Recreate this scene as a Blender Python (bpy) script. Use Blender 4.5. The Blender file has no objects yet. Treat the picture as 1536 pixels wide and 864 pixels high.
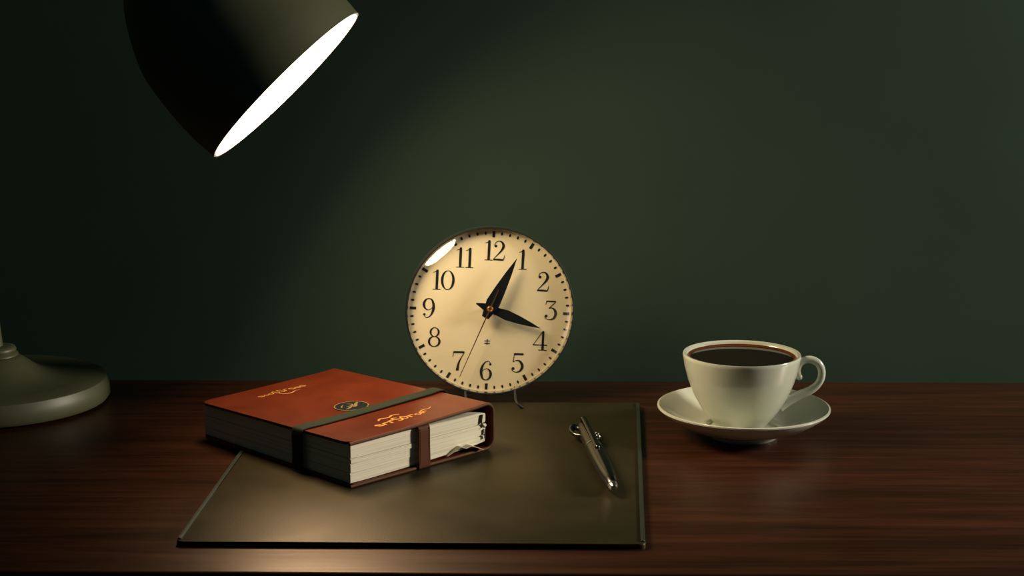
import bpy, bmesh, math, random
from mathutils import Vector, Matrix
random.seed(7)
sc = bpy.context.scene
COL = sc.collection
PI = math.pi
# ------------------------------------------------------------------ camera
FPX, CX, CY, HC = 2500.0, 768.0, 432.0, 0.36
PITCH = math.radians(11.15)
cam = bpy.data.objects.new('camera', bpy.data.cameras.new('camera'))
COL.objects.link(cam)
cam.location = (0, 0, HC)
cam.rotation_euler = (PI/2 - PITCH, 0, 0)
cam.data.sensor_width = 36.0
cam.data.lens = FPX/1536*36
cam.data.clip_start = 0.01
sc.camera = cam
# ------------------------------------------------------------------ world, room light, exposure
w = bpy.data.worlds.new('world'); sc.world = w; w.use_nodes = True
w.node_tree.nodes['Background'].inputs[0].default_value = (0.12, 0.60, 0.78, 1)
w.node_tree.nodes['Background'].inputs[1].default_value = 0.030
def area_light(name, loc, target, size, energy, color, spread=PI, shape='DISK'):
    d = bpy.data.lights.new(name, 'AREA'); d.shape = shape; d.size = size
    d.energy = energy; d.color = color; d.spread = spread
    o = bpy.data.objects.new(name, d); COL.objects.link(o); o.location = loc
    o.rotation_euler = (Vector(target)-Vector(loc)).to_track_quat('-Z', 'Y').to_euler()
    return o
area_light('room_light', (1.65, 1.16, 0.58), (0.05, 1.2, 0.03), 0.30, 34.0, (1.0, 0.90, 0.73))
sc.view_settings.view_transform = 'Standard'
sc.view_settings.look = 'None'
sc.view_settings.exposure = 0.0
sc.view_settings.gamma = 1.0
sc.view_settings.use_curve_mapping = False

# ------------------------------------------------------------------ pixel helpers (used once, to measure real positions)
FW = Vector((0, math.cos(PITCH), -math.sin(PITCH)))
UP = Vector((0, math.sin(PITCH), math.cos(PITCH)))
RT = Vector((1, 0, 0))
CAM = Vector((0, 0, HC))
def ray(px, py): return FW + RT*((px-CX)/FPX) + UP*((CY-py)/FPX)
def G(px, py, z=0.0):
    r = ray(px, py); return CAM + r*((z-HC)/r.z)
def D(px, py, dep): return CAM + ray(px, py)*dep
def atY(px, py, Y):
    r = ray(px, py); return CAM + r*(Y/r.y)

# ------------------------------------------------------------------ mesh helpers
def link(name, bm, mat, parent=None, smooth=None, kind=None):
    bmesh.ops.recalc_face_normals(bm, faces=bm.faces)
    me = bpy.data.meshes.new(name); bm.to_mesh(me); bm.free()
    if smooth is not None:
        me.polygons.foreach_set('use_smooth', [True]*len(me.polygons))
        me.set_sharp_from_angle(angle=math.radians(smooth))
    me.materials.append(mat)
    o = bpy.data.objects.new(name, me); COL.objects.link(o)
    if parent: o.parent = parent
    if kind: o['kind'] = kind
    return o
def thing(name, label, cat, loc=(0, 0, 0), rot=(0, 0, 0)):
    o = bpy.data.objects.new(name, None); COL.objects.link(o)
    o.location = loc; o.rotation_euler = rot; o.empty_display_size = .02
    o['label'] = label; o['category'] = cat
    return o
def box(bm, x0, x1, y0, y1, z0, z1, bev=0, seg=2):
    v = [bm.verts.new((x, y, z)) for x in (x0, x1) for y in (y0, y1) for z in (z0, z1)]
    fs = [bm.faces.new([v[i] for i in q]) for q in ((0,1,3,2),(4,6,7,5),(0,4,5,1),(2,3,7,6),(0,2,6,4),(1,5,7,3))]
    bmesh.ops.recalc_face_normals(bm, faces=fs)
    if bev:
        es = list({e for f in fs for e in f.edges})
        bmesh.ops.bevel(bm, geom=es, offset=bev, segments=seg, profile=.5, affect='EDGES')
def lathe(bm, prof, n=64, c=(0, 0, 0), M=None, closed=False):
    rings = []
    c = Vector(c)
    for r, z in prof:
        if r < 1e-6:
            p = Vector((0, 0, z)); rings.append([bm.verts.new(c+(M@p if M else p))]); continue
        ring = []
        for i in range(n):
            a = 2*PI*i/n
            p = Vector((r*math.cos(a), r*math.sin(a), z))
            ring.append(bm.verts.new(c+(M@p if M else p)))
        rings.append(ring)
    pairs = list(zip(rings, rings[1:]))
    if closed: pairs.append((rings[-1], rings[0]))
    for a, b in pairs:
        for i in range(n):
            j = (i+1) % n
            if len(a) == 1 and len(b) == 1: continue
            if len(a) == 1: bm.faces.new((a[0], b[i], b[j]))
            elif len(b) == 1: bm.faces.new((a[i], a[j], b[0]))
            else: bm.faces.new((a[i], a[j], b[j], b[i]))
def spline(pts, n=8, closed=False):
    """Catmull-Rom through tuples of any length"""
    out = []
    P = [Vector(p) if len(p) <= 4 else p for p in pts]
    m = len(P)
    rng = range(m if closed else m-1)
    for i in rng:
        if closed: p0, p1, p2, p3 = P[(i-1) % m], P[i], P[(i+1) % m], P[(i+2) % m]
        else: p0, p1, p2, p3 = P[max(i-1, 0)], P[i], P[i+1], P[min(i+2, m-1)]
        for k in range(n):
            t = k/n
            out.append(0.5*((2*p1)+(p2-p0)*t+(2*p0-5*p1+4*p2-p3)*t*t+(3*p1-p0-3*p2+p3)*t**3))
    if not closed: out.append(P[-1].copy())
    return out
def tube(bm, pts, rad, n=16, flat=None, ref=None, caps=True):
    """pts: list of Vectors, rad: float or list; flat=(sx,sy) section scaling"""
    N = len(pts)
    if not hasattr(rad, '__len__'): rad = [rad]*N
    rings = []; up = Vector(ref) if ref else None
    for i, p in enumerate(pts):
        t = (pts[min(i+1, N-1)]-pts[max(i-1, 0)]).normalized()
        if up is None: up = t.orthogonal().normalized()
        a = (up - t*up.dot(t)).normalized(); b = t.cross(a)
        if not ref: up = a
        fx, fy = flat[i] if (flat and hasattr(flat[0], '__len__')) else (flat or (1, 1))
        rings.append([bm.verts.new(p+a*(math.cos(2*PI*k/n)*rad[i]*fx)+b*(math.sin(2*PI*k/n)*rad[i]*fy)) for k in range(n)])
    for A, B in zip(rings, rings[1:]):
        for k in range(n):
            bm.faces.new((A[k], A[(k+1) % n], B[(k+1) % n], B[k]))
    if caps:
        bm.faces.new(rings[0]); bm.faces.new(rings[-1][::-1])
def stroke(bm, pts, mp, n=7):
    """variable-width ink stroke; pts (x,y,w); mp maps (x,y)->Vector"""
    S = spline([Vector(p) for p in pts], n) if len(pts) > 2 else [Vector(p) for p in pts]
    prev = None
    for i, s in enumerate(S):
        a, b = S[max(i-1, 0)], S[min(i+1, len(S)-1)]
        t = Vector((b.x-a.x, b.y-a.y))
        if t.length < 1e-9: continue
        t.normalize(); nn = Vector((-t.y, t.x))*s.z/2
        cur = (bm.verts.new(mp(s.x+nn.x, s.y+nn.y)), bm.verts.new(mp(s.x-nn.x, s.y-nn.y)))
        if prev: bm.faces.new((prev[0], prev[1], cur[1], cur[0]))
        prev = cur
def dot(bm, x, y, r, mp, n=14, ry=None):
    ry = ry or r
    bm.faces.new([bm.verts.new(mp(x+r*math.cos(2*PI*k/n), y+ry*math.sin(2*PI*k/n))) for k in range(n)])

# ------------------------------------------------------------------ materials
def mat(name, base, rough=.5, metal=0, coat=0, spec=.5):
    m = bpy.data.materials.new(name); m.use_nodes = True
    b = m.node_tree.nodes['Principled BSDF']
    b.inputs['Base Color'].default_value = (*base, 1); b.inputs['Roughness'].default_value = rough
    b.inputs['Metallic'].default_value = metal; b.inputs['Coat Weight'].default_value = coat
    b.inputs['Specular IOR Level'].default_value = spec
    return m
def noisy(m, ca, cb, scale, stretch=(1, 1, 1), detail=6, bump=.1, dist=.0005, lo=.3, hi=.7, rough=None, rot=0):
    nt = m.node_tree; N, L = nt.nodes, nt.links; b = N['Principled BSDF']
    tc = N.new('ShaderNodeTexCoord'); mp = N.new('ShaderNodeMapping')
    mp.inputs['Scale'].default_value = stretch; mp.inputs['Rotation'].default_value = (0, 0, rot)
    L.new(tc.outputs['Object'], mp.inputs[0])
    ns = N.new('ShaderNodeTexNoise'); ns.inputs['Scale'].default_value = scale; ns.inputs['Detail'].default_value = detail
    L.new(mp.outputs[0], ns.inputs['Vector'])
    cr = N.new('ShaderNodeValToRGB')
    cr.color_ramp.elements[0].position = lo; cr.color_ramp.elements[0].color = (*ca, 1)
    cr.color_ramp.elements[1].position = hi; cr.color_ramp.elements[1].color = (*cb, 1)
    L.new(ns.outputs['Fac'], cr.inputs[0]); L.new(cr.outputs[0], b.inputs['Base Color'])
    if bump:
        bp = N.new('ShaderNodeBump'); bp.inputs['Strength'].default_value = bump; bp.inputs['Distance'].default_value = dist
        L.new(ns.outputs['Fac'], bp.inputs['Height']); L.new(bp.outputs[0], b.inputs['Normal'])
    if rough:
        mr = N.new('ShaderNodeMapRange'); mr.inputs[3].default_value = rough[0]; mr.inputs[4].default_value = rough[1]
        L.new(ns.outputs['Fac'], mr.inputs[0]); L.new(mr.outputs[0], b.inputs['Roughness'])
    return m
def grain_bump(m, scale, strength, dist):
    nt = m.node_tree; N, L = nt.nodes, nt.links; b = N['Principled BSDF']
    tc = N.new('ShaderNodeTexCoord'); v = N.new('ShaderNodeTexVoronoi'); v.inputs['Scale'].default_value = scale
    bp = N.new('ShaderNodeBump'); bp.inputs['Strength'].default_value = strength; bp.inputs['Distance'].default_value = dist
    L.new(tc.outputs['Object'], v.inputs['Vector']); L.new(v.outputs['Distance'], bp.inputs['Height'])
    if b.inputs['Normal'].links: L.new(b.inputs['Normal'].links[0].from_socket, bp.inputs['Normal'])
    L.new(bp.outputs[0], b.inputs['Normal'])
    return m
M_wall = noisy(mat('green_wall_paint', (.06, .1, .06), .85, spec=.2), (.020, .041, .029), (.024, .048, .034), 6, bump=.15, dist=.002, detail=8)
M_floor = noisy(mat('dark_floorboards', (.03, .02, .015), .5), (.02, .012, .008), (.05, .03, .02), 3, (1, 8, 1))
M_shell = mat('dark_plaster', (.05, .07, .06), .9)
def wood():
    m = mat('dark_walnut', (.1, .03, .015), .36, spec=.32)
    nt = m.node_tree; N, L = nt.nodes, nt.links; b = N['Principled BSDF']
    b.inputs['Specular Tint'].default_value = (1, .52, .26, 1)
    tc = N.new('ShaderNodeTexCoord')
    def nz(sx, sy, sc_, det, dist=0):
        mp = N.new('ShaderNodeMapping'); mp.inputs['Scale'].default_value = (sx, sy, 2)
        L.new(tc.outputs['Object'], mp.inputs[0])
        n = N.new('ShaderNodeTexNoise'); n.inputs['Scale'].default_value = sc_; n.inputs['Detail'].default_value = det
        n.inputs['Distortion'].default_value = dist
        L.new(mp.outputs[0], n.inputs['Vector']); return n
    a = nz(1, 12, 5, 6, .6); c = nz(3, 60, 5, 8, .3); e = nz(1, 2.5, 4, 3)
    def ramp(src, p0, c0, p1, c1):
        r = N.new('ShaderNodeValToRGB'); r.color_ramp.elements[0].position = p0; r.color_ramp.elements[0].color = (*c0, 1)
        r.color_ramp.elements[1].position = p1; r.color_ramp.elements[1].color = (*c1, 1); L.new(src.outputs['Fac'], r.inputs[0]); return r
    r1 = ramp(a, .3, (.027, .0090, .0045), .72, (.062, .0205, .0090))
    r2 = ramp(c, .35, (.64, .60, .58), .62, (1, 1, 1))
    r3 = ramp(e, .3, (.65, .65, .65), .7, (1, 1, 1))
    def mul(x, y):
        k = N.new('ShaderNodeMix'); k.data_type = 'RGBA'; k.blend_type = 'MULTIPLY'; k.inputs[0].default_value = 1
        L.new(x, k.inputs[6]); L.new(y, k.inputs[7]); return k.outputs[2]
    L.new(mul(mul(r1.outputs[0], r2.outputs[0]), r3.outputs[0]), b.inputs['Base Color'])
    bp = N.new('ShaderNodeBump'); bp.inputs['Strength'].default_value = .25; bp.inputs['Distance'].default_value = .0004
    L.new(c.outputs['Fac'], bp.inputs['Height']); L.new(bp.outputs[0], b.inputs['Normal'])
    mr = N.new('ShaderNodeMapRange'); mr.inputs[3].default_value = .30; mr.inputs[4].default_value = .48
    L.new(a.outputs['Fac'], mr.inputs[0]); L.new(mr.outputs[0], b.inputs['Roughness'])
    return m
M_wood = wood()
M_mat = grain_bump(noisy(mat('olive_leather', (.04, .04, .02), .5, spec=.30), (.013, .0125, .0055), (.020, .0165, .007), 22, bump=.1, rough=(.36, .54)), 900, .15, .0002)
M_mat.node_tree.nodes['Principled BSDF'].inputs['Specular Tint'].default_value = (1, .64, .30, 1)
M_matedge = mat('olive_leather_edge', (.014, .021, .014), .55, spec=.3)
M_cover = grain_bump(noisy(mat('russet_leather', (.36, .08, .02), .34, spec=.32), (.072, .0100, .0022), (.098, .0150, .003), 30, bump=.1, rough=(.28, .40)), 700, .1, .0002)
M_coveredge = mat('brown_leather_edge', (.085, .030, .012), .6, spec=.2)
M_strap = grain_bump(mat('brown_strap_leather', (.080, .026, .010), .65, spec=.15), 900, .1, .0002)
M_elastic = noisy(mat('green_elastic', (.03, .04, .025), .8, spec=.15), (.010, .015, .009), (.020, .025, .014), 40, (1, 30, 1), bump=.3)
def pages():
    m = mat('page_edges', (.72, .66, .5), .8, spec=.2)
    nt = m.node_tree; N, L = nt.nodes, nt.links; b = N['Principled BSDF']
    tc = N.new('ShaderNodeTexCoord'); mp = N.new('ShaderNodeMapping'); mp.inputs['Scale'].default_value = (3, 3, 900)
    n = N.new('ShaderNodeTexNoise'); n.inputs['Scale'].default_value = 2.2; n.inputs['Detail'].default_value = 4
    L.new(tc.outputs['Object'], mp.inputs[0]); L.new(mp.outputs[0], n.inputs['Vector'])
    r = N.new('ShaderNodeValToRGB'); r.color_ramp.elements[0].position = .3; r.color_ramp.elements[0].color = (.50, .45, .34, 1)
    r.color_ramp.elements[1].position = .5; r.color_ramp.elements[1].color = (.72, .67, .53, 1)
    L.new(n.outputs['Fac'], r.inputs[0]); L.new(r.outputs[0], b.inputs['Base Color'])
    bp = N.new('ShaderNodeBump'); bp.inputs['Strength'].default_value = .25; bp.inputs['Distance'].default_value = .0003
    L.new(n.outputs['Fac'], bp.inputs['Height']); L.new(bp.outputs[0], b.inputs['Normal'])
    return m
M_pages = pages()
M_paper = mat('cream_ribbon', (.62, .56, .42), .7)
M_inner = mat('dark_green_endpaper', (.02, .035, .025), .7)
M_gilt = mat('gilt_stamping', (.75, .36, .09), .35, metal=.5)
M_gold = mat('old_gold_relief', (.50, .38, .17), .35, metal=.8)
M_black = mat('black_lacquer', (.006, .007, .008), .35)
M_ink = mat('black_print', (.012, .013, .014), .6, spec=.2)
M_dial = noisy(mat('cream_dial', (.74, .64, .44), .7, spec=.2), (.71, .62, .43), (.75, .66, .46), 20, bump=0)
M_chrome = mat('worn_chrome', (.62, .60, .55), .24, metal=1)
M_darkmetal = mat('black_enamel', (.012, .013, .013), .28, spec=.6)
M_wire = mat('dull_black_wire', (.012, .013, .013), .6, spec=.3)
M_copper = mat('copper', (.55, .24, .10), .28, metal=.9)
M_gunmetal = mat('polished_gunmetal', (.10, .10, .095), .24, metal=1)
M_porc = mat('ivory_porcelain', (.47, .49, .41), .16, coat=.4)
M_coffee = mat('black_coffee', (.008, .004, .002), .03, spec=.3)
M_meniscus = mat('coffee_edge', (.10, .025, .006), .12)
M_olive = noisy(mat('olive_enamel', (.12, .12, .06), .48), (.058, .062, .030), (.068, .072, .036), 12, bump=.03)
M_white = mat('white_enamel', (.8, .78, .72), .4)
M_felt = mat('black_felt', (.01, .01, .01), .95)
def glass():
    m = bpy.data.materials.new('clear_domed_glass'); m.use_nodes = True
    nt = m.node_tree; N, L = nt.nodes, nt.links
    N.remove(N['Principled BSDF'])
    t = N.new('ShaderNodeBsdfTransparent'); t.inputs[0].default_value = (.97, .975, .96, 1)
    g = N.new('ShaderNodeBsdfGlossy'); g.inputs['Roughness'].default_value = .03
    f = N.new('ShaderNodeLayerWeight'); f.inputs['Blend'].default_value = .5
    pw = N.new('ShaderNodeMath'); pw.operation = 'POWER'; pw.inputs[1].default_value = 5; L.new(f.outputs['Facing'], pw.inputs[0])
    mr = N.new('ShaderNodeMapRange'); mr.inputs[3].default_value = .06; mr.inputs[4].default_value = 1; L.new(pw.outputs[0], mr.inputs[0])
    x = N.new('ShaderNodeMixShader'); L.new(mr.outputs[0], x.inputs[0]); L.new(t.outputs[0], x.inputs[1]); L.new(g.outputs[0], x.inputs[2])
    L.new(x.outputs[0], N['Material Output'].inputs['Surface'])
    return m
M_glass = glass()
def emit(name, col, s):
    m = bpy.data.materials.new(name); m.use_nodes = True; nt = m.node_tree
    nt.nodes.remove(nt.nodes['Principled BSDF']); e = nt.nodes.new('ShaderNodeEmission')
    e.inputs[0].default_value = (*col, 1); e.inputs[1].default_value = s
    nt.links.new(e.outputs[0], nt.nodes['Material Output'].inputs['Surface']); return m
M_diff = emit('lit_diffuser', (1.0, .80, .55), 5.0)

# ------------------------------------------------------------------ setting
YAW = math.radians(-0.25)
def slab(name, x0, x1, y0, y1, z0, z1, m):
    bm = bmesh.new(); box(bm, x0, x1, y0, y1, z0, z1)
    o = link(name, bm, m); o['kind'] = 'structure'; return o
slab('wall_back', -2.0, 2.2, 1.475, 1.575, -.75, 1.75, M_wall)
slab('wall_left', -2.1, -2.0, -2.0, 1.575, -.75, 1.75, M_wall)
slab('floor', -2.0, 2.2, -2.0, 1.475, -.80, -.75, M_floor)

# ------------------------------------------------------------------ desk
yb0, yb1 = G(170, 569).y, G(1500, 573.5).y
bx0, bx1 = G(170, 569).x, G(1500, 573.5).x
ang = math.atan2(yb1-yb0, bx1-bx0)
front = G(600, 861)
desk = thing('desk', 'dark walnut desk with horizontal grain standing along the green wall', 'desk', (0, 0, -.75), (0, 0, 0))
yb = (yb0+yb1)/2; xc = (bx0+bx1)/2
bm = bmesh.new(); box(bm, -.80, .95, front.y-.0, yb, -.028, 0, bev=.0025, seg=3)
R = Matrix.Translation((xc, yb, 0)) @ Matrix.Rotation(ang, 4, 'Z') @ Matrix.Translation((-xc, -yb, .75))
bm.transform(R); link('desk_top', bm, M_wood, desk, 40)
bm = bmesh.new(); box(bm, -.74, .89, front.y+.03, front.y+.05, -.11, -.0282); box(bm, -.74, .89, yb-.05, yb-.03, -.11, -.0282)
bm.transform(R); link('apron', bm, M_wood, desk)
for lx in (-.75, .86):
    for ly in (front.y+.02, yb-.06):
        bm = bmesh.new(); box(bm, lx, lx+.04, ly, ly+.04, -.75, -.0282, bev=.003); bm.transform(R); link('leg', bm, M_wood, desk)

# ------------------------------------------------------------------ desk mat
ZM = .0035
c = [G(263, 812, ZM), G(969, 816, ZM), G(960, 604, ZM), G(413, 603, ZM)]
cen = sum(c, Vector())/4; cen.z = 0
mat_o = thing('desk_mat', 'dark olive leather desk mat lying under the brown book and the pen', 'desk mat', cen)
def quad_slab(bm, q, z0, z1, rc=.004, bev=.0012):
    """rounded-corner slab from 4 corners (local xy)"""
    pts = []
    for i in range(4):
        a, b, d = q[i-1], q[i], q[(i+1) % 4]
        u = (a-b).normalized(); v = (d-b).normalized()
        p0, p2 = b+u*rc, b+v*rc
        for k in range(5):
            t = k/4; pts.append(p0*(1-t)**2+b*2*t*(1-t)+p2*t*t)
    lo = [bm.verts.new((p.x, p.y, z0)) for p in pts]; hi = [bm.verts.new((p.x, p.y, z1)) for p in pts]
    n = len(pts)
    ft = bm.faces.new(hi); bm.faces.new(lo[::-1])
    for i in range(n): bm.faces.new((lo[i], lo[(i+1) % n], hi[(i+1) % n], hi[i]))
    bmesh.ops.bevel(bm, geom=list(ft.edges), offset=bev, segments=3, profile=.5, affect='EDGES')
q = [Vector((p.x-cen.x, p.y-cen.y)) for p in c]
bm = bmesh.new(); quad_slab(bm, q, 0, ZM); link('pad', bm, M_mat, mat_o, 35)
for a, b in ((q[0], q[3]), (q[1], q[2])):
    s = 1 if a is q[0] else -1
    d = (b-a).normalized(); n_ = Vector((d.y, -d.x)); n_ = n_ if n_.x*s > 0 else -n_
    pts = [a+d*.004+n_*.0005, a+d*.004+n_*.0032, b-d*.004+n_*.0032, b-d*.004+n_*.0005]
    bm = bmesh.new(); quad_slab(bm, pts, .0010, ZM+.0009, .001, .0007); link('side_binding', bm, M_matedge, mat_o, 35)

# ------------------------------------------------------------------ book
BZ = ZM+.0002
B = G(526, 731, BZ); A = G(304, 655, BZ); Cc = G(739, 671, BZ)
th = math.atan2(Cc.y-B.y, Cc.x-B.x)
W = (Cc-B).length; L_ = (A-B).length
book = thing('notebook', 'thick russet leather bound notebook with gold stamping closed by a dark band', 'notebook', (B.x, B.y, BZ), (0, 0, th))
# local: x = u (B->C), y = v (B->A), z up
T = .0020
def ztop(u): # outer top surface of the cover
    t = max(0, min(1, u/W)); return .0322 + .0050*(t**1.7)
def cover_outline():
    """closed outline of U shaped cover in (u,z), outer then inner; spine at u=W"""
    r = .008
    outer = [(-.0015, 0), (W*.3, 0), (W*.6, 0), (W*.85, 0)]
    for k in range(7):
        a = -PI/2+k/6*PI/2; outer.append((W-r+r*math.cos(a), r+r*math.sin(a)))
    zt = ztop(W)-.0012
    for k in range(7):
        a = k/6*PI/2; outer.append((W-r+r*math.cos(a), zt-r+r*math.sin(a)))
    for k in range(1, 13):
        u = (W-r)*(1-k/12)-.0015*k/12; outer.append((u, ztop(u)-(.0012*(1-k/12)**3)))
    return outer
out = cover_outline()
def inset(pts, t):
    res = []
    for i, p in enumerate(pts):
        a = Vector(pts[max(i-1, 0)]); b = Vector(pts[min(i+1, len(pts)-1)])
        d = (b-a).normalized(); n_ = Vector((-d.y, d.x)); res.append((p[0]+n_.x*t, p[1]+n_.y*t))
    return res
inn = inset(out, T)
bm = bmesh.new()
V0, V1 = -.0015, L_+.0015
NS = 24
VS = [V0+.009*(1-math.cos(k/6*PI/2)) for k in range(6)]+[V0+.009+(V1-V0-.018)*k/12 for k in range(13)]+[V1-.009*(1-math.cos(k/6*PI/2)) for k in range(5, -1, -1)]
NS = len(VS)-1
secs = []
for k in range(NS+1):
    v = VS[k]
    def pt(p):
        u, z = p
        if u < .014:   # rounded free corners of the boards
            e = min(v-V0, V1-v); rc = .009
            if e < rc: u = max(u, -.0015+rc-math.sqrt(max(0, rc*rc-(rc-e)**2)))
        return (u, v, z)
    secs.append(([bm.verts.new(pt(p)) for p in out], [bm.verts.new(pt(p)) for p in inn]))
# add finer sections near the ends for the rounded corners
for (o0, i0), (o1, i1) in zip(secs, secs[1:]):
    for k in range(len(out)-1):
        bm.faces.new((o0[k], o0[k+1], o1[k+1], o1[k])); bm.faces.new((i0[k+1], i0[k], i1[k], i1[k+1]))
    bm.faces.new((o0[0], o1[0], i1[0], i0[0])); bm.faces.new((o0[-1], i0[-1], i1[-1], o1[-1]))
for (o0, i0) in (secs[0], secs[-1]):
    for k in range(len(out)-1): bm.faces.new((o0[k], i0[k], i0[k+1], o0[k+1]))
cov = link('cover', bm, M_cover, book, 50)
# piped edge around the U at the near end
bm = bmesh.new(); mid = [((a[0]+b[0])/2, (a[1]+b[1])/2) for a, b in zip(out, inn)]
tube(bm, [Vector((p[0], V0+.0002, p[1])) for p in mid], .00125, 8)
link('edge_piping', bm, M_coveredge, cov, 60)
# endpaper visible in the gap under the bowed cover
bm = bmesh.new()
for k in range(10):
    u0 = W*.45+(W*.48)*k/10; u1 = W*.45+(W*.48)*(k+1)/10
    z0, z1 = ztop(u0)-T-.0008, ztop(u1)-T-.0008
    vs = [bm.verts.new(p) for p in ((u0, .001, z0), (u1, .001, z1), (u1, L_-.001, z1), (u0, L_-.001, z0),
                                     (u0, .001, z0-.0007), (u1, .001, z1-.0007), (u1, L_-.001, z1-.0007), (u0, L_-.001, z0-.0007))]
    for f in ((0, 1, 2, 3), (7, 6, 5, 4), (0, 4, 5, 1), (2, 6, 7, 3)): bm.faces.new([vs[i] for i in f])
link('endpaper', bm, M_inner, book)
# four sewn signatures
def plo(t): return .0022+.0030*t**2
def phi(t): return .0302-.0016*t**1.5
cuts = [0, .25, .50, .63, 1.0]
for s in range(4):
    bm = bmesh.new()
    NU = 16; rows = []
    for k in range(NU+1):
        t = k/NU
        uend = W-.0068-.0008*abs(s-1.5)
        u = .0009+.0001*math.sin(s*2.3)+t*uend
        h = phi(t)-plo(t)
        z0 = plo(t)+h*cuts[s]+.00012; z1 = plo(t)+h*cuts[s+1]-.00012
        if t > .93:
            g = (t-.93)/.07; sh = (z1-z0)*.10*g*g; z0 += sh; z1 -= sh
        o_ = .0006*math.sin(s*1.7+1)
        rows.append([bm.verts.new((u, .0006+o_, z0)), bm.verts.new((u, .0006+o_, z1)), bm.verts.new((u, L_-.001, z1)), bm.verts.new((u, L_-.001, z0))])
    for a, b in zip(rows, rows[1:]):
        for i in range(4): bm.faces.new((a[i], a[(i+1) % 4], b[(i+1) % 4], b[i]))
    bm.faces.new(rows[0]); bm.faces.new(rows[-1][::-1])
    bmesh.ops.bevel(bm, geom=[e for e in bm.edges if abs(e.verts[0].co.x-e.verts[1].co.x) > .001], offset=.0005, segments=2, affect='EDGES')
    link('page_section', bm, M_pages, book, 50)
# small black index tabs at the spine end of the sections
for (pts) in ([(.932, .0275), (.925, .0215), (.945, .0178)], [(.955, .0160), (.952, .0090)]):
    bm = bmesh.new()
    P = spline([Vector((W*a*.985, -.0006, z)) for a, z in pts], 5)
    tube(bm, P, .0009, 8, flat=(1.2, .7)); link('binding_thread', bm, M_black, book, 60)
# crumpled ribbon end hanging out at the bottom
bm = bmesh.new()
def ribbon(P, wv, th_=.0004):
    prev = None
    for p in P:
        cur = [bm.verts.new(p+Vector(d)) for d in ((0, 0, 0), (wv[0], wv[1], wv[2]), (wv[0], wv[1], wv[2]+th_), (0, 0, th_))]
        if prev:
            for i in range(4): bm.faces.new((prev[i], prev[(i+1) % 4], cur[(i+1) % 4], cur[i]))
        else: bm.faces.new(cur)
        prev = cur
    bm.faces.new(prev[::-1])
ribbon([Vector((W*.66, -.001, .0030)), Vector((W*.70, -.003, .0060)), Vector((W*.735, -.0045, .0085)), Vector((W*.765, -.0055, .0068)), Vector((W*.80, -.0060, .0078)), Vector((W*.84, -.0065, .0056)), Vector((W*.885, -.0065, .0028))], (.002, .009, -.0008))
link('ribbon_marker', bm, M_paper, book)
# leather closing strap on the near face
bm = bmesh.new(); us = W*.478; wS = .0052
prof = spline([Vector((0, .002, ztop(us)-.0028)), Vector((0, -.0012, ztop(us)-.0026)), Vector((0, -.0032, ztop(us)-.0045)), Vector((0, -.0032, .018)), Vector((0, -.0034, .003)), Vector((0, -.0020, .0006)), Vector((0, .0005, .0005))], 5)
prev = None
for i, p in enumerate(prof):
    d = (prof[min(i+1, len(prof)-1)]-prof[max(i-1, 0)]).normalized(); n_ = Vector((0, d.z, -d.y))*.0007
    cur = [bm.verts.new((us+s*wS, p.y+k*n_.y, p.z+k*n_.z)) for s, k in ((-1, 1), (1, 1), (1, -1), (-1, -1))]
    if prev:
        for j in range(4): bm.faces.new((prev[j], prev[(j+1) % 4], cur[(j+1) % 4], cur[j]))
    else: bm.faces.new(cur)
    prev = cur
bm.faces.new(prev[::-1])
st = link('closing_strap', bm, M_strap, book, 40)
bm = bmesh.new()
for s in (-1, 1):
    z = .004
    while z < .029:
        box(bm, us+s*.0042-.0002, us+s*.0042+.0002, -.0044, -.0038, z, z+.0011); z += .0019
link('stitching', bm, M_coveredge, st, kind='stuff')
# elastic band round the book
vB, wB = L_*.311, .0059
ring = [(-.0030, .002), (-.0030, .016), (-.0028, .0305), (.0005, ztop(0)+.0007)]
ring += [(W*k/8, ztop(W*k/8)+.0007-(.0012*(k/8)**6)) for k in range(1, 8)]
ring += [(W-.004, ztop(W)-.0005), (W+.0012, ztop(W)-.008), (W+.0012, .020), (W+.0012, .008), (W-.002, .0002), (W*.7, -.0001), (W*.3, -.0001), (0, -.0001)]
P = spline([Vector((u, vB, z)) for u, z in ring], 4, closed=True)
bm = bmesh.new(); rows = []
NP = len(P)
for i, p in enumerate(P):
    d = (P[(i+1) % NP]-P[i-1]).normalized(); n_ = Vector((-d.z, 0, d.x))
    row = []
    for s, k in [(-1, 0), (-1, 1)]+[(-.75+1.5*j/10, 1.25+.35*(j % 2)) for j in range(11)]+[(1, 1), (1, 0)]:
        row.append(bm.verts.new(p+Vector((0, s*wB, 0))+n_*(k*.0006)))
    rows.append(row)
for i in range(NP):
    a, b = rows[i], rows[(i+1) % NP]; m_ = len(a)
    for j in range(m_): bm.faces.new((a[j], a[(j+1) % m_], b[(j+1) % m_], b[j]))
link('elastic_band', bm, M_elastic, book, 50)
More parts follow.
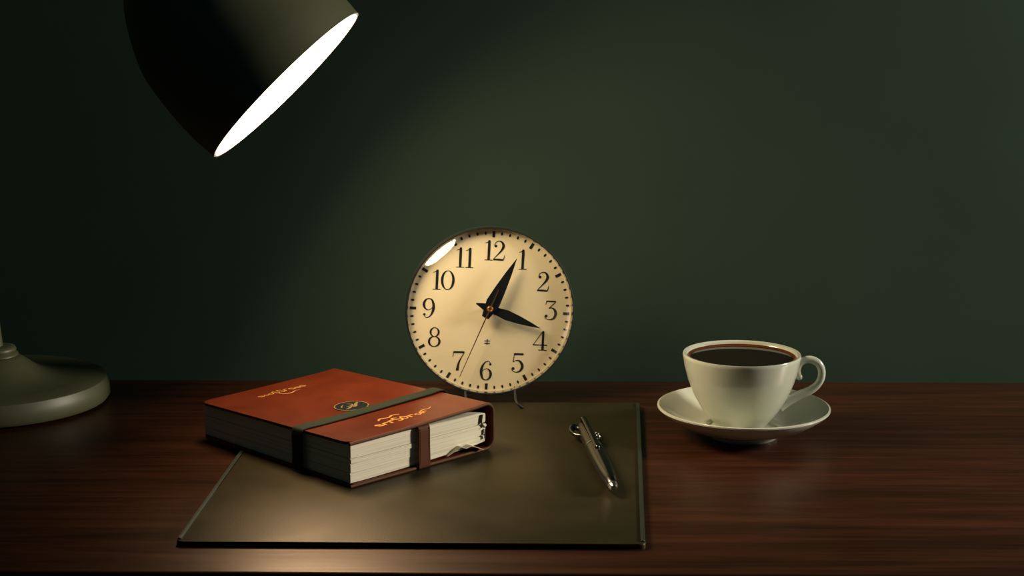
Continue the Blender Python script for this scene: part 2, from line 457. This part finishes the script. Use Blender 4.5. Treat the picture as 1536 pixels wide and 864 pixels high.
# gilt ornament lettering
def topmap(u0, v0, s, lift=.00012):
    return lambda x, y: Vector((u0+x*s, v0+y*s, ztop(u0+x*s)+lift))
def squiggle(bm, mp, seed, length, wdt):
    rnd = random.Random(seed)
    x = 0
    while x < length:
        hgt = .5+.45*math.exp(-((x-length*.45)/(length*.2))**2)
        k = rnd.choice((0, 1, 2))
        if k == 0:
            stroke(bm, [(x+.45, .8*hgt, wdt*.6), (x+.1, .95*hgt, wdt), (x+.02, .6*hgt, wdt), (x+.45, .35*hgt, wdt), (x+.35, .03, wdt), (x, .1, wdt*.6)], mp, 4)
        elif k == 1:
            stroke(bm, [(x, .5*hgt, wdt), (x+.2, .9*hgt, wdt*.6), (x+.45, .5*hgt, wdt), (x+.22, .05, wdt*.6), (x, .5*hgt, wdt)], mp, 4)
        else:
            stroke(bm, [(x+.05, 0, wdt), (x+.1, .9*hgt, wdt)], mp); stroke(bm, [(x+.1, .6*hgt, wdt*.6), (x+.3, .85*hgt, wdt), (x+.5, .7*hgt, wdt)], mp, 4)
        x += .58
def on_top(px, py):
    p = G(px, py, BZ+.034)-B
    return (p.x*math.cos(th)+p.y*math.sin(th), -p.x*math.sin(th)+p.y*math.cos(th))
u0, v0 = on_top(569, 637)
bm = bmesh.new(); squiggle(bm, topmap(u0, v0, .0105), 3, 4.3, .17)
mp_ = topmap(u0, v0, .0105)
stroke(bm, [(.9, 1.15, .12), (1.3, 1.45, .2), (1.9, 1.25, .14), (2.4, 1.5, .2), (2.9, 1.3, .1)], mp_)
stroke(bm, [(3.9, .35, .1), (4.5, .75, .12), (5.1, .7, .1), (5.5, .95, .05)], mp_)
link('gilt_lettering', bm, M_gilt, cov)
u0, v0 = on_top(391, 586)
bm = bmesh.new(); squiggle(bm, topmap(u0, v0, .0085), 8, 5.0, .12)
mp_ = topmap(u0, v0, .0085)
stroke(bm, [(1.9, -.2, .1), (2.3, -.75, .18), (2.9, -.8, .2), (3.4, -.55, .12), (3.9, -.6, .08)], mp_)
link('gilt_lettering', bm, M_gilt, cov)
u0, v0 = on_top(527, 604.5)
emb_r = .0126
def disc(bm, u0, v0, r, z0, z1, n=40):
    lo = [bm.verts.new((u0+r*math.cos(2*PI*k/n), v0+r*math.sin(2*PI*k/n), ztop(u0+r*math.cos(2*PI*k/n))+z0)) for k in range(n)]
    hi = [bm.verts.new((v.co.x, v.co.y, v.co.z-z0+z1)) for v in lo]
    bm.faces.new(hi); bm.faces.new(lo[::-1])
    for i in range(n): bm.faces.new((lo[i], lo[(i+1) % n], hi[(i+1) % n], hi[i]))
bm = bmesh.new(); disc(bm, u0, v0, emb_r, -.0004, .0003)
emb = link('round_emblem', bm, M_black, cov); emb['label'] = 'black round emblem with raised gold figure'
bm = bmesh.new()
mpe = topmap(u0, v0, emb_r, .00055)
stroke(bm, [(math.cos(a*PI/16)*1.0, math.sin(a*PI/16)*1.0, .07) for a in range(33)], mpe, 1)
stroke(bm, [(-.7, -.35, .06), (-.4, -.3, .16), (-.1, -.15, .1), (.1, -.25, .2), (.45, .15, .2), (.75, .35, .12)], mpe)
stroke(bm, [(-.3, .1, .05), (0, .0, .12), (.25, .25, .1), (.1, .55, .06)], mpe)
stroke(bm, [(-.65, .1, .1), (-.45, .35, .08), (-.2, .5, .05)], mpe)
dot(bm, .0, -.05, .13, mpe)
link('gold_figure', bm, M_gold, emb)

# the far end of the book is pressed a little thinner
for o in book.children_recursive:
    for v in o.data.vertices: v.co.z *= 1-.15*max(0, min(1, v.co.y/L_))

# ------------------------------------------------------------------ clock
YC = 1.332
cc = atY(735, 466.2, YC)
ROLL = math.radians(3.3)
CYAW = math.radians(5.5)
LEAN = math.radians(3.5)
clock = thing('alarm_clock', 'round table clock with cream dial black numerals and thin chrome rim on wire feet', 'clock', (cc.x, cc.y, 0), (0, 0, CYAW))
zc = cc.z
depth_ax = (cc-CAM).dot(FW)
mm = depth_ax/FPX            # metres per photo pixel at the dial
RO = 127.2*mm
# clock local frame: dial in XZ plane, facing -Y. helper maps dial (x right, y up, out towards viewer)
def CK(x, y, out_=0.0, roll=True):
    if roll:
        x, y = x*math.cos(ROLL)+y*math.sin(ROLL), -x*math.sin(ROLL)+y*math.cos(ROLL)
    return Vector((0, 0, zc))+ML@Vector((x, -out_, y))
ML = Matrix.Rotation(-LEAN, 3, 'X')
MX = ML@Matrix(((1, 0, 0), (0, 0, -1), (0, 1, 0)))   # lathe z -> -y (towards the viewer)
c0 = Vector((0, 0, zc))
bm = bmesh.new()
lathe(bm, [(0, -.036), (RO*.55, -.036), (RO*.80, -.032), (RO*.93, -.022), (RO*.975, -.010), (RO*.985, -.002), (RO*.96, 0), (RO*.955, -.004), (0, -.004)], 96, c0, MX)
case = link('case', bm, M_darkmetal, clock, 40)
RD = RO*.968
bm = bmesh.new(); lathe(bm, [(0, 0), (RD, 0), (RD, -.0035), (0, -.0035)], 96, c0, MX)
dial = link('dial', bm, M_dial, clock, 30)
bm = bmesh.new()
lathe(bm, [(RO*.962, -.001), (RO*.966, .0030), (RO*.975, .0048), (RO*.988, .0050), (RO*.998, .0036), (RO, .001), (RO*.995, -.004), (RO*.985, -.006), (RO*.975, -.005)], 128, c0, MX, closed=True)
link('bezel', bm, M_chrome, clock, 50)
bm = bmesh.new()
prof = []; RG = RO*.965
for k in range(29):      # dome that stays flat in the middle and falls off near the rim
    t = 1-k/28; prof.append((RG*t, .0035+RG*.186*(1-t**4)))
lathe(bm, prof, 128, c0, MX)
link('domed_glass', bm, M_glass, clock, 80)
# print on the dial
PZ = .00015
def hour_mark(th_, r0, r1, wd):
    bm = bmesh.new()
    mp = lambda x, y: CK(x, y, PZ)
    d = Vector((math.sin(th_), math.cos(th_))); n_ = Vector((d.y, -d.x))*wd/2
    bm.faces.new([bm.verts.new(mp(*(d*r+n_*s))) for r, s in ((r0, -1), (r1, -1), (r1, 1), (r0, 1))])
    return bm
k_ = mm/2.979
for h in range(12):
    link('hour_mark', hour_mark(h*PI/6, 330*k_, 358*k_, 12.5*k_), M_ink, dial)
bm = bmesh.new()
for m_ in range(60):
    if m_ % 5:
        a = m_*PI/30; d = Vector((math.sin(a), math.cos(a))); n_ = Vector((d.y, -d.x)); r = 349*k_
        L2, W2 = 8*k_, 4.6*k_
        bm.faces.new([bm.verts.new(CK(*(d*(r+math.cos(t*PI/5)*L2)+n_*math.sin(t*PI/5)*W2), PZ)) for t in range(10)])
link('minute_track', bm, M_ink, dial)
def ell(cx, cy, rx, ry, side, top):
    return [(cx+rx*math.cos(a*PI/12), cy+ry*math.sin(a*PI/12), top+(side-top)*abs(math.cos(a*PI/12))**1.5) for a in range(25)]
six = ([[(.55, .85, .03), (.42, .985, .035), (.23, .90, .06), (.095, .63, .12), (.075, .36, .13), (.16, .10, .09), (.33, .018, .04), (.49, .10, .09), (.565, .31, .13), (.50, .51, .09), (.34, .60, .035), (.18, .52, .03), (.10, .40, .03)]], [(.52, .83, .062)])
GL = {
 '1': ([[(.27, .98, .03), (.27, .93, .125), (.27, .02, .125)], [(.07, .015, .032), (.47, .015, .032)], [(.06, .87, .028), (.17, .90, .035), (.28, .985, .05)]], [], .50),
 '2': ([[(.07, .76, .03), (.12, .90, .035), (.28, .985, .045), (.45, .92, .10), (.525, .74, .13), (.44, .53, .10), (.24, .29, .05), (.03, .05, .03)], [(.03, .045, .07), (.28, .055, .10), (.50, .04, .08), (.545, .05, .06)], [(.53, .03, .05), (.575, .14, .035), (.60, .28, .025)]], [(.135, .735, .075)], .64),
 '3': ([[(.10, .955, .07), (.58, .955, .07)], [(.11, .97, .03), (.07, .78, .025)], [(.58, .95, .03), (.25, .60, .035)], [(.24, .59, .03), (.38, .625, .05), (.54, .52, .11), (.595, .31, .14), (.50, .09, .10), (.28, .016, .035), (.09, .09, .035), (.06, .2, .04)]], [(.12, .2, .075)], .66),
 '4': ([[(.48, .985, .03), (.02, .29, .03)], [(.0, .275, .055), (.72, .275, .055)], [(.50, 1.0, .03), (.50, .88, .10), (.50, .02, .125)], [(.28, .015, .032), (.72, .015, .032)]], [], .72),
 '5': ([[(.14, .95, .10), (.62, .95, .10)], [(.15, .97, .03), (.11, .53, .028)], [(.11, .53, .03), (.25, .625, .04), (.46, .575, .10), (.585, .34, .14), (.49, .10, .10), (.28, .016, .035), (.09, .09, .035), (.06, .2, .04)]], [(.12, .2, .075)], .66),
 '6': (six[0], six[1], .64),
 '7': ([[(.07, .945, .10), (.62, .945, .10)], [(.075, .97, .03), (.04, .70, .025)], [(.61, .93, .03), (.46, .65, .05), (.345, .36, .10), (.30, .08, .14), (.30, 0.0, .14)]], [], .64),
 '8': ([ell(.33, .755, .205, .225, .10, .03), ell(.33, .275, .265, .258, .115, .032)], [], .66),
 '9': ([[(.64-a, 1-b, c_) for a, b, c_ in six[0][0]]], [(.64-a, 1-b, r) for a, b, r in six[1]], .64),
 '0': ([ell(.34, .5, .285, .48, .13, .03)], [], .68),
}
NPOS = {'12': (455, 152), '11': (322, 181), '10': (224, 276), '9': (160, 397), '8': (184, 525), '7': (289, 632), '6': (414, 678), '5': (556, 647), '4': (659, 551), '3': (706, 418), '2': (674, 292), '1': (581, 194)}
for t_, (zx, zy) in NPOS.items():
    x = (zx-434)*k_; y = -(zy-415)*k_/.972
    x, y = x*math.cos(ROLL)-y*math.sin(ROLL), x*math.sin(ROLL)+y*math.cos(ROLL)
    s = 86*k_/.972
    if t_ in ('4',): s *= 1.0
    adv = [GL[ch][2]*s*(.94 if len(t_) > 1 else 1) for ch in t_]
    tot = sum(adv); cx_ = x-tot/2
    bm = bmesh.new()
    for ch, ad in zip(t_, adv):
        mp = lambda a, b, cx_=cx_: CK(cx_+a*s, y-s/2+b*s, PZ)
        for st_ in GL[ch][0]: stroke(bm, st_, mp, 1 if len(st_) == 25 else 7)
        for (dx, dy, r) in GL[ch][1]: dot(bm, dx, dy, r, mp)
        cx_ += ad
    link('numeral', bm, M_ink, dial)
# small maker's mark: a cross with two bars
def zrel(zx, zy):
    x = (zx-434)*k_; y = -(zy-415)*k_/.972
    return Vector((x*math.cos(ROLL)-y*math.sin(ROLL), x*math.sin(ROLL)+y*math.cos(ROLL)))
p = zrel(420, 551); bm = bmesh.new(); mp = lambda a, b: CK(p.x+a*k_, p.y+b*k_, PZ)
stroke(bm, [(0, 13, 4), (0, -13, 4)], mp); stroke(bm, [(-13, 4, 3.5), (13, 4, 3.5)], mp); stroke(bm, [(-13, -7, 3.5), (13, -7, 3.5)], mp)
link('dial_mark', bm, M_ink, dial)
hub = zrel(431, 402)
def hand(name, tipz, outl, z0, z1, m):
    t = zrel(*tipz)-hub; d = t.normalized(); n_ = Vector((-d.y, d.x)); bm = bmesh.new()
    pts = [hub+d*(a*k_)+n_*(b*k_) for a, b in outl]
    lo = [bm.verts.new(CK(q_.x, q_.y, z0)) for q_ in pts]; hi = [bm.verts.new(CK(q_.x, q_.y, z1)) for q_ in pts]
    bm.faces.new(hi); bm.faces.new(lo[::-1]); n = len(pts)
    for i in range(n): bm.faces.new((lo[i], lo[(i+1) % n], hi[(i+1) % n], hi[i]))
    return link(name, bm, m, clock)
hand('hour_hand', (660, 494), [(247, 0), (200, 9), (140, 18), (80, 23), (40, 18), (15, 19), (-12, 20), (-64, 3), (-66, 0), (-64, -3), (-12, -20), (15, -19), (40, -18), (80, -23), (140, -18), (200, -9)], .0042, .0047, M_black)
hand('minute_hand', (557, 178), [(257, 0), (180, 14), (100, 25), (30, 32), (5, 27), (-44, 17), (-46, 0), (-44, -17), (5, -27), (30, -32), (100, -25), (180, -14)], .0055, .0060, M_black)
hand('second_hand', (290, 702), [(333, 1.5), (0, 3.0), (-94, 1.3), (-94, -1.3), (0, -3.0), (333, -1.5)], .0068, .0072, M_copper)
bm = bmesh.new(); hb = CK(hub.x, hub.y)
lathe(bm, [(0, 0), (.0018, 0), (.0018, .0066), (.0027, .0068), (.0027, .0078), (.0016, .0084), (.0010, .0080), (0, .0080)], 24, hb, MX)
link('hand_hub', bm, M_copper, clock, 40)
# wire feet
def foot(px, py, sgn):
    p1 = Matrix.Rotation(-CYAW, 3, 'Z')@(G(px, py, ZM+.0012)-Vector((cc.x, cc.y, 0)))
    st_ = Vector((sgn*.012, .014, zc-RO*.93))
    P = spline([st_, Vector((sgn*.020, .008, .016)), Vector((p1.x*.8, p1.y+.003, .0095)), p1], 8)
    bm = bmesh.new(); tube(bm, P, .0010, 10)
    bmesh.ops.create_uvsphere(bm, u_segments=12, v_segments=8, radius=.0013, matrix=Matrix.Translation(p1))
    link('foot', bm, M_wire, clock, 60)
foot(783, 611, 1); foot(688, 611, -1)
bm = bmesh.new(); P = spline([Vector((0, .030, zc-RO*.86)), Vector((0, .040, .012)), Vector((0, .046, .0014))], 8); tube(bm, P, .0014, 10)
link('foot', bm, M_wire, clock, 60)

# ------------------------------------------------------------------ cup, saucer, coffee
S0 = G(1114, 652.5, 0); S0.z = 0
sau = thing('saucer', 'wide ivory porcelain saucer under the coffee cup', 'saucer', S0)
bm = bmesh.new()
lathe(bm, [(0, .0028), (.0235, .0028), (.0240, .0), (.0262, .0), (.0275, .0035), (.036, .0056), (.049, .0104), (.0582, .0160), (.0651, .0212), (.0661, .0226), (.0660, .0236), (.0647, .0240), (.0630, .0232), (.0568, .0188), (.047, .0132), (.036, .0096), (.0310, .0088), (.0290, .0087), (.0276, .0080), (.0268, .0062), (.0255, .0058), (0, .0058)], 128)
link('plate', bm, M_porc, sau, 40)
CP = Vector((S0.x-.0024, S0.y, .0060))
cup = thing('coffee_cup', 'ivory porcelain coffee cup with curled handle standing on the saucer', 'cup', CP)
bm = bmesh.new()
cp = [(0, .0012), (.0168, .0012), (.0172, 0), (.0186, 0), (.0190, .0016), (.0202, .0032), (.0242, .0076), (.0308, .0160), (.0370, .0268), (.0415, .0378), (.0446, .0490), (.0458, .0560), (.0461, .0578), (.0456, .0590), (.0442, .0590), (.0430, .0580), (.0416, .0545), (.0395, .0440), (.0360, .0330), (.0280, .0200), (.0205, .0110), (.012, .0062), (0, .0045)]
lathe(bm, cp, 128)
body = link('cup_body', bm, M_porc, cup, 50)
zk = (1.30/FPX)/4.548     # metres per zoomed pixel
def hz(zx, zy): return Vector(((zx-687)*zk, 0, .0572-(zy-190)*zk/.97))
P = spline([hz(1086, 338), hz(1078, 322), hz(1072, 280), hz(1092, 240), (hz(1128, 221)), hz(1168, 220), hz(1212, 242), hz(1238, 288), hz(1236, 345), hz(1205, 395), hz(1150, 432), hz(1085, 458), hz(1030, 485), hz(985, 512), hz(955, 532)], 8)
n = len(P); R_ = []
for i in range(n):
    t = i/(n-1)
    R_.append(.0024+.0002*math.sin(t*PI)+(.0018*max(0, (t-.62)/.38)))
bm = bmesh.new(); tube(bm, P, R_, 18, flat=(1.0, 1.15), ref=(0, 1, 0))
bmesh.ops.create_uvsphere(bm, u_segments=16, v_segments=10, radius=.0027, matrix=Matrix.Translation(hz(1086, 334)))
link('handle', bm, M_porc, cup, 60)
zcof = .0556
bm = bmesh.new()
lathe(bm, [(0, zcof), (.0395, zcof), (.0412, zcof+.0002)], 96)
lathe(bm, [(0, zcof-.012), (.0385, zcof-.012), (.0412, zcof+.0002)], 96)
bmesh.ops.remove_doubles(bm, verts=bm.verts, dist=1e-5)
cof = link('coffee', bm, M_coffee); cof.location = CP; cof.scale = (.975, .975, 1); cup.scale = (.975, .975, 1)
cof['label'] = 'black coffee filling the ivory cup almost to the brim'; cof['category'] = 'coffee'
bm = bmesh.new()
lathe(bm, [(.0398, zcof+.00005), (.0406, zcof+.0002), (.0413, zcof+.0005), (.0419, zcof+.0012), (.0424, zcof+.0010), (.0414, zcof+.0001), (.0400, zcof-.0002)], 96, closed=True)
link('brown_edge', bm, M_meniscus, cof, 60)

# ------------------------------------------------------------------ pen
p0 = G(873, 640, ZM+.005); p1 = G(921, 737, ZM+.004)
dirp = (p1-p0); LP = dirp.length; dirp.normalize()
pen = thing('ballpoint_pen', 'polished dark metal pen with clip lying on the right side of the desk mat', 'pen', (p0.x, p0.y, ZM))
az = math.atan2(dirp.y, dirp.x)
pen.rotation_euler = (0, 0, az)
MP = Matrix(((0, 0, 1), (1, 0, 0), (0, 1, 0)))  # lathe axis -> +x
rb = .0063
bm = bmesh.new(); lathe(bm, [(0, LP*.40), (.0060, LP*.40), (.0062, LP*.5), (.0062, LP*.62), (.0058, LP*.78), (.0049, LP*.90), (.0038, LP*.955), (.0034, LP*.96)], 40, (0, 0, rb), MP)
link('barrel', bm, M_gunmetal, pen, 40)
bm = bmesh.new(); lathe(bm, [(.0034, LP*.958), (.0036, LP*.965), (.0030, LP*.985), (.0018, LP*.998), (0, LP)], 32, (0, 0, rb), MP)
link('tip', bm, M_chrome, pen, 40)
bm = bmesh.new(); lathe(bm, [(0, .0), (.0030, .0006), (.0046, .004), (.0054, .012), (.0058, .03), (.0060, LP*.392), (.0052, LP*.398), (0, LP*.398)], 40, (0, 0, rb), MP)
link('cap', bm, M_gunmetal, pen, 40)
bm = bmesh.new(); lathe(bm, [(.0054, LP*.39), (.0063, LP*.392), (.0063, LP*.400), (.0054, LP*.402)], 40, (0, 0, rb), MP, closed=True)
link('ring', bm, M_chrome, pen, 60)
bm = bmesh.new()
P = spline([Vector((.004, 0, rb+.003)), Vector((.005, 0, rb+.0070)), Vector((.012, 0, rb+.0082)), Vector((.05, 0, rb+.0074)), Vector((LP*.52, 0, rb+.0066))], 8)
tube(bm, P, .0012, 12, flat=(.6, 1.7), ref=(0, 0, 1))
bmesh.ops.create_uvsphere(bm, u_segments=14, v_segments=10, radius=.0017, matrix=Matrix.Translation((LP*.52, 0, rb+.0066)))
link('clip', bm, M_gunmetal, pen, 50)
# side button pair and the rounded lever opposite
bm = bmesh.new()
for dx in (.030, .036):
    bmesh.ops.create_uvsphere(bm, u_segments=14, v_segments=10, radius=.0023, matrix=Matrix.Translation((dx, .0068, rb+.0008)))
link('side_button', bm, M_chrome, pen, 60)
bm = bmesh.new()
P = spline([Vector((.010, -.003, rb)), Vector((.008, -.0075, rb+.001)), Vector((.014, -.0100, rb)), Vector((.022, -.0085, rb-.001)), Vector((.026, -.0045, rb-.001))], 8)
tube(bm, P, [.0019]*len(P), 12, flat=(.8, 1.3)); link('lever', bm, M_gunmetal, pen, 60)

# ------------------------------------------------------------------ desk lamp
b0 = G(-5, 600, 0); b0.z = 0; b0.y = 1.337; b0.x += .0038
lamp = thing('desk_lamp', 'olive enamelled desk lamp with round base and lit bell shade', 'lamp', b0)
bm = bmesh.new()
lathe(bm, [(0, .0012), (.083, .0012), (.0888, .0022), (.0906, .005), (.0898, .014), (.0875, .0190), (.0840, .0204), (.066, .0208), (.052, .0218), (.042, .0240), (.034, .0280), (.0275, .0330), (.0215, .0375), (.0185, .0395), (0, .0395)], 96)
link('base', bm, M_olive, lamp, 40)
bm = bmesh.new(); lathe(bm, [(0, 0), (.080, 0), (.080, .0013), (0, .0013)], 64); link('felt_pad', bm, M_felt, lamp)
bm = bmesh.new()
lathe(bm, [(0, .0390), (.0170, .0390), (.0182, .0402), (.0178, .0416), (.0162, .0422), (.0157, .0428), (.0164, .0436), (.0167, .0452), (.0155, .0472), (.0120, .0482), (0, .0482)], 64)
link('collar', bm, M_olive, lamp, 60)
DL = 1.225
O = D(430, 128, DL)
toc = (CAM-O).normalized()
e1 = (RT+UP).normalized(); e1 = (e1-toc*e1.dot(toc)).normalized()
e2 = e1.cross(toc).normalized()
if e2.dot(RT) < 0: e2 = -e2
SA = .105
nrm = (e2*math.sqrt(1-SA*SA)+toc*SA).normalized()     # direction the lamp shines
RA = 152.0*DL/FPX
k2 = DL/FPX
Ol = O-b0
Ms = nrm.to_track_quat('Z', 'Y').to_matrix()
sprof = [(152, 0), (154, -25), (154.5, -55), (151, -100), (144, -145), (132, -179), (106, -226), (80, -258), (50, -282), (30, -291), (26, -300), (26, -318), (20, -324), (0, -325)]
sm = spline([Vector((r, z, 0)) for r, z in sprof[:9]], 4)
op = [(v.x*k2, v.y*k2) for v in sm]+[(r*k2, z*k2) for r, z in sprof[9:]]
ip = [(max(0, r-.0016), z+.0010*(z < -.02)) for r, z in [(v.x*k2, v.y*k2) for v in sm]]+[(0, -284*k2)]
bm = bmesh.new(); lathe(bm, op, 96, Ol, Ms)
sh = link('lamp_shade', bm, M_olive, lamp, 40)
bm = bmesh.new()
lathe(bm, [(op[0][0], 0)]+ip, 96, Ol, Ms)
link('reflector', bm, M_white, sh, 40)
bm = bmesh.new(); lathe(bm, [(0, -.0035), (RA-.0022, -.0035), (RA-.0022, -.0050), (0, -.0050)], 96, Ol, Ms)
link('diffuser', bm, M_diff, sh)
apex = Ol-nrm*(322*k2)
# stem, elbow joint and arm reach the shade outside the frame
top = Vector((-.030, 0, .43))
bm = bmesh.new(); tube(bm, [Vector((0, 0, .046)), Vector((-.010, 0, .18)), top], [.0064, .0060, .0058], 20); link('stem', bm, M_olive, lamp, 40)
bm = bmesh.new(); bmesh.ops.create_uvsphere(bm, u_segments=24, v_segments=16, radius=.014, matrix=Matrix.Translation(top)); link('elbow_joint', bm, M_olive, lamp, 60)
bm = bmesh.new(); tube(bm, spline([top, top.lerp(apex, .5)+Vector((0, 0, .03)), apex+nrm*.002], 8), .0055, 16); link('arm', bm, M_olive, lamp, 60)
# the lamp's own light, at the diffuser
ld = bpy.data.lights.new('lamp_light', 'AREA'); ld.shape = 'DISK'; ld.size = RA*1.9; ld.energy = 1.4; ld.color = (1.0, .76, .46); ld.spread = math.radians(150)
lo = bpy.data.objects.new('lamp_light', ld); COL.objects.link(lo); lo.parent = lamp
lo.location = Ol-nrm*.0025; lo.rotation_euler = (-Ms.col[2]).to_track_quat('Z', 'Y').to_euler()
print('BOOK', W, L_, 'clock R', RO, 'z', zc, 'pen', LP, 'saucer', S0, 'lamp', b0, O, nrm)
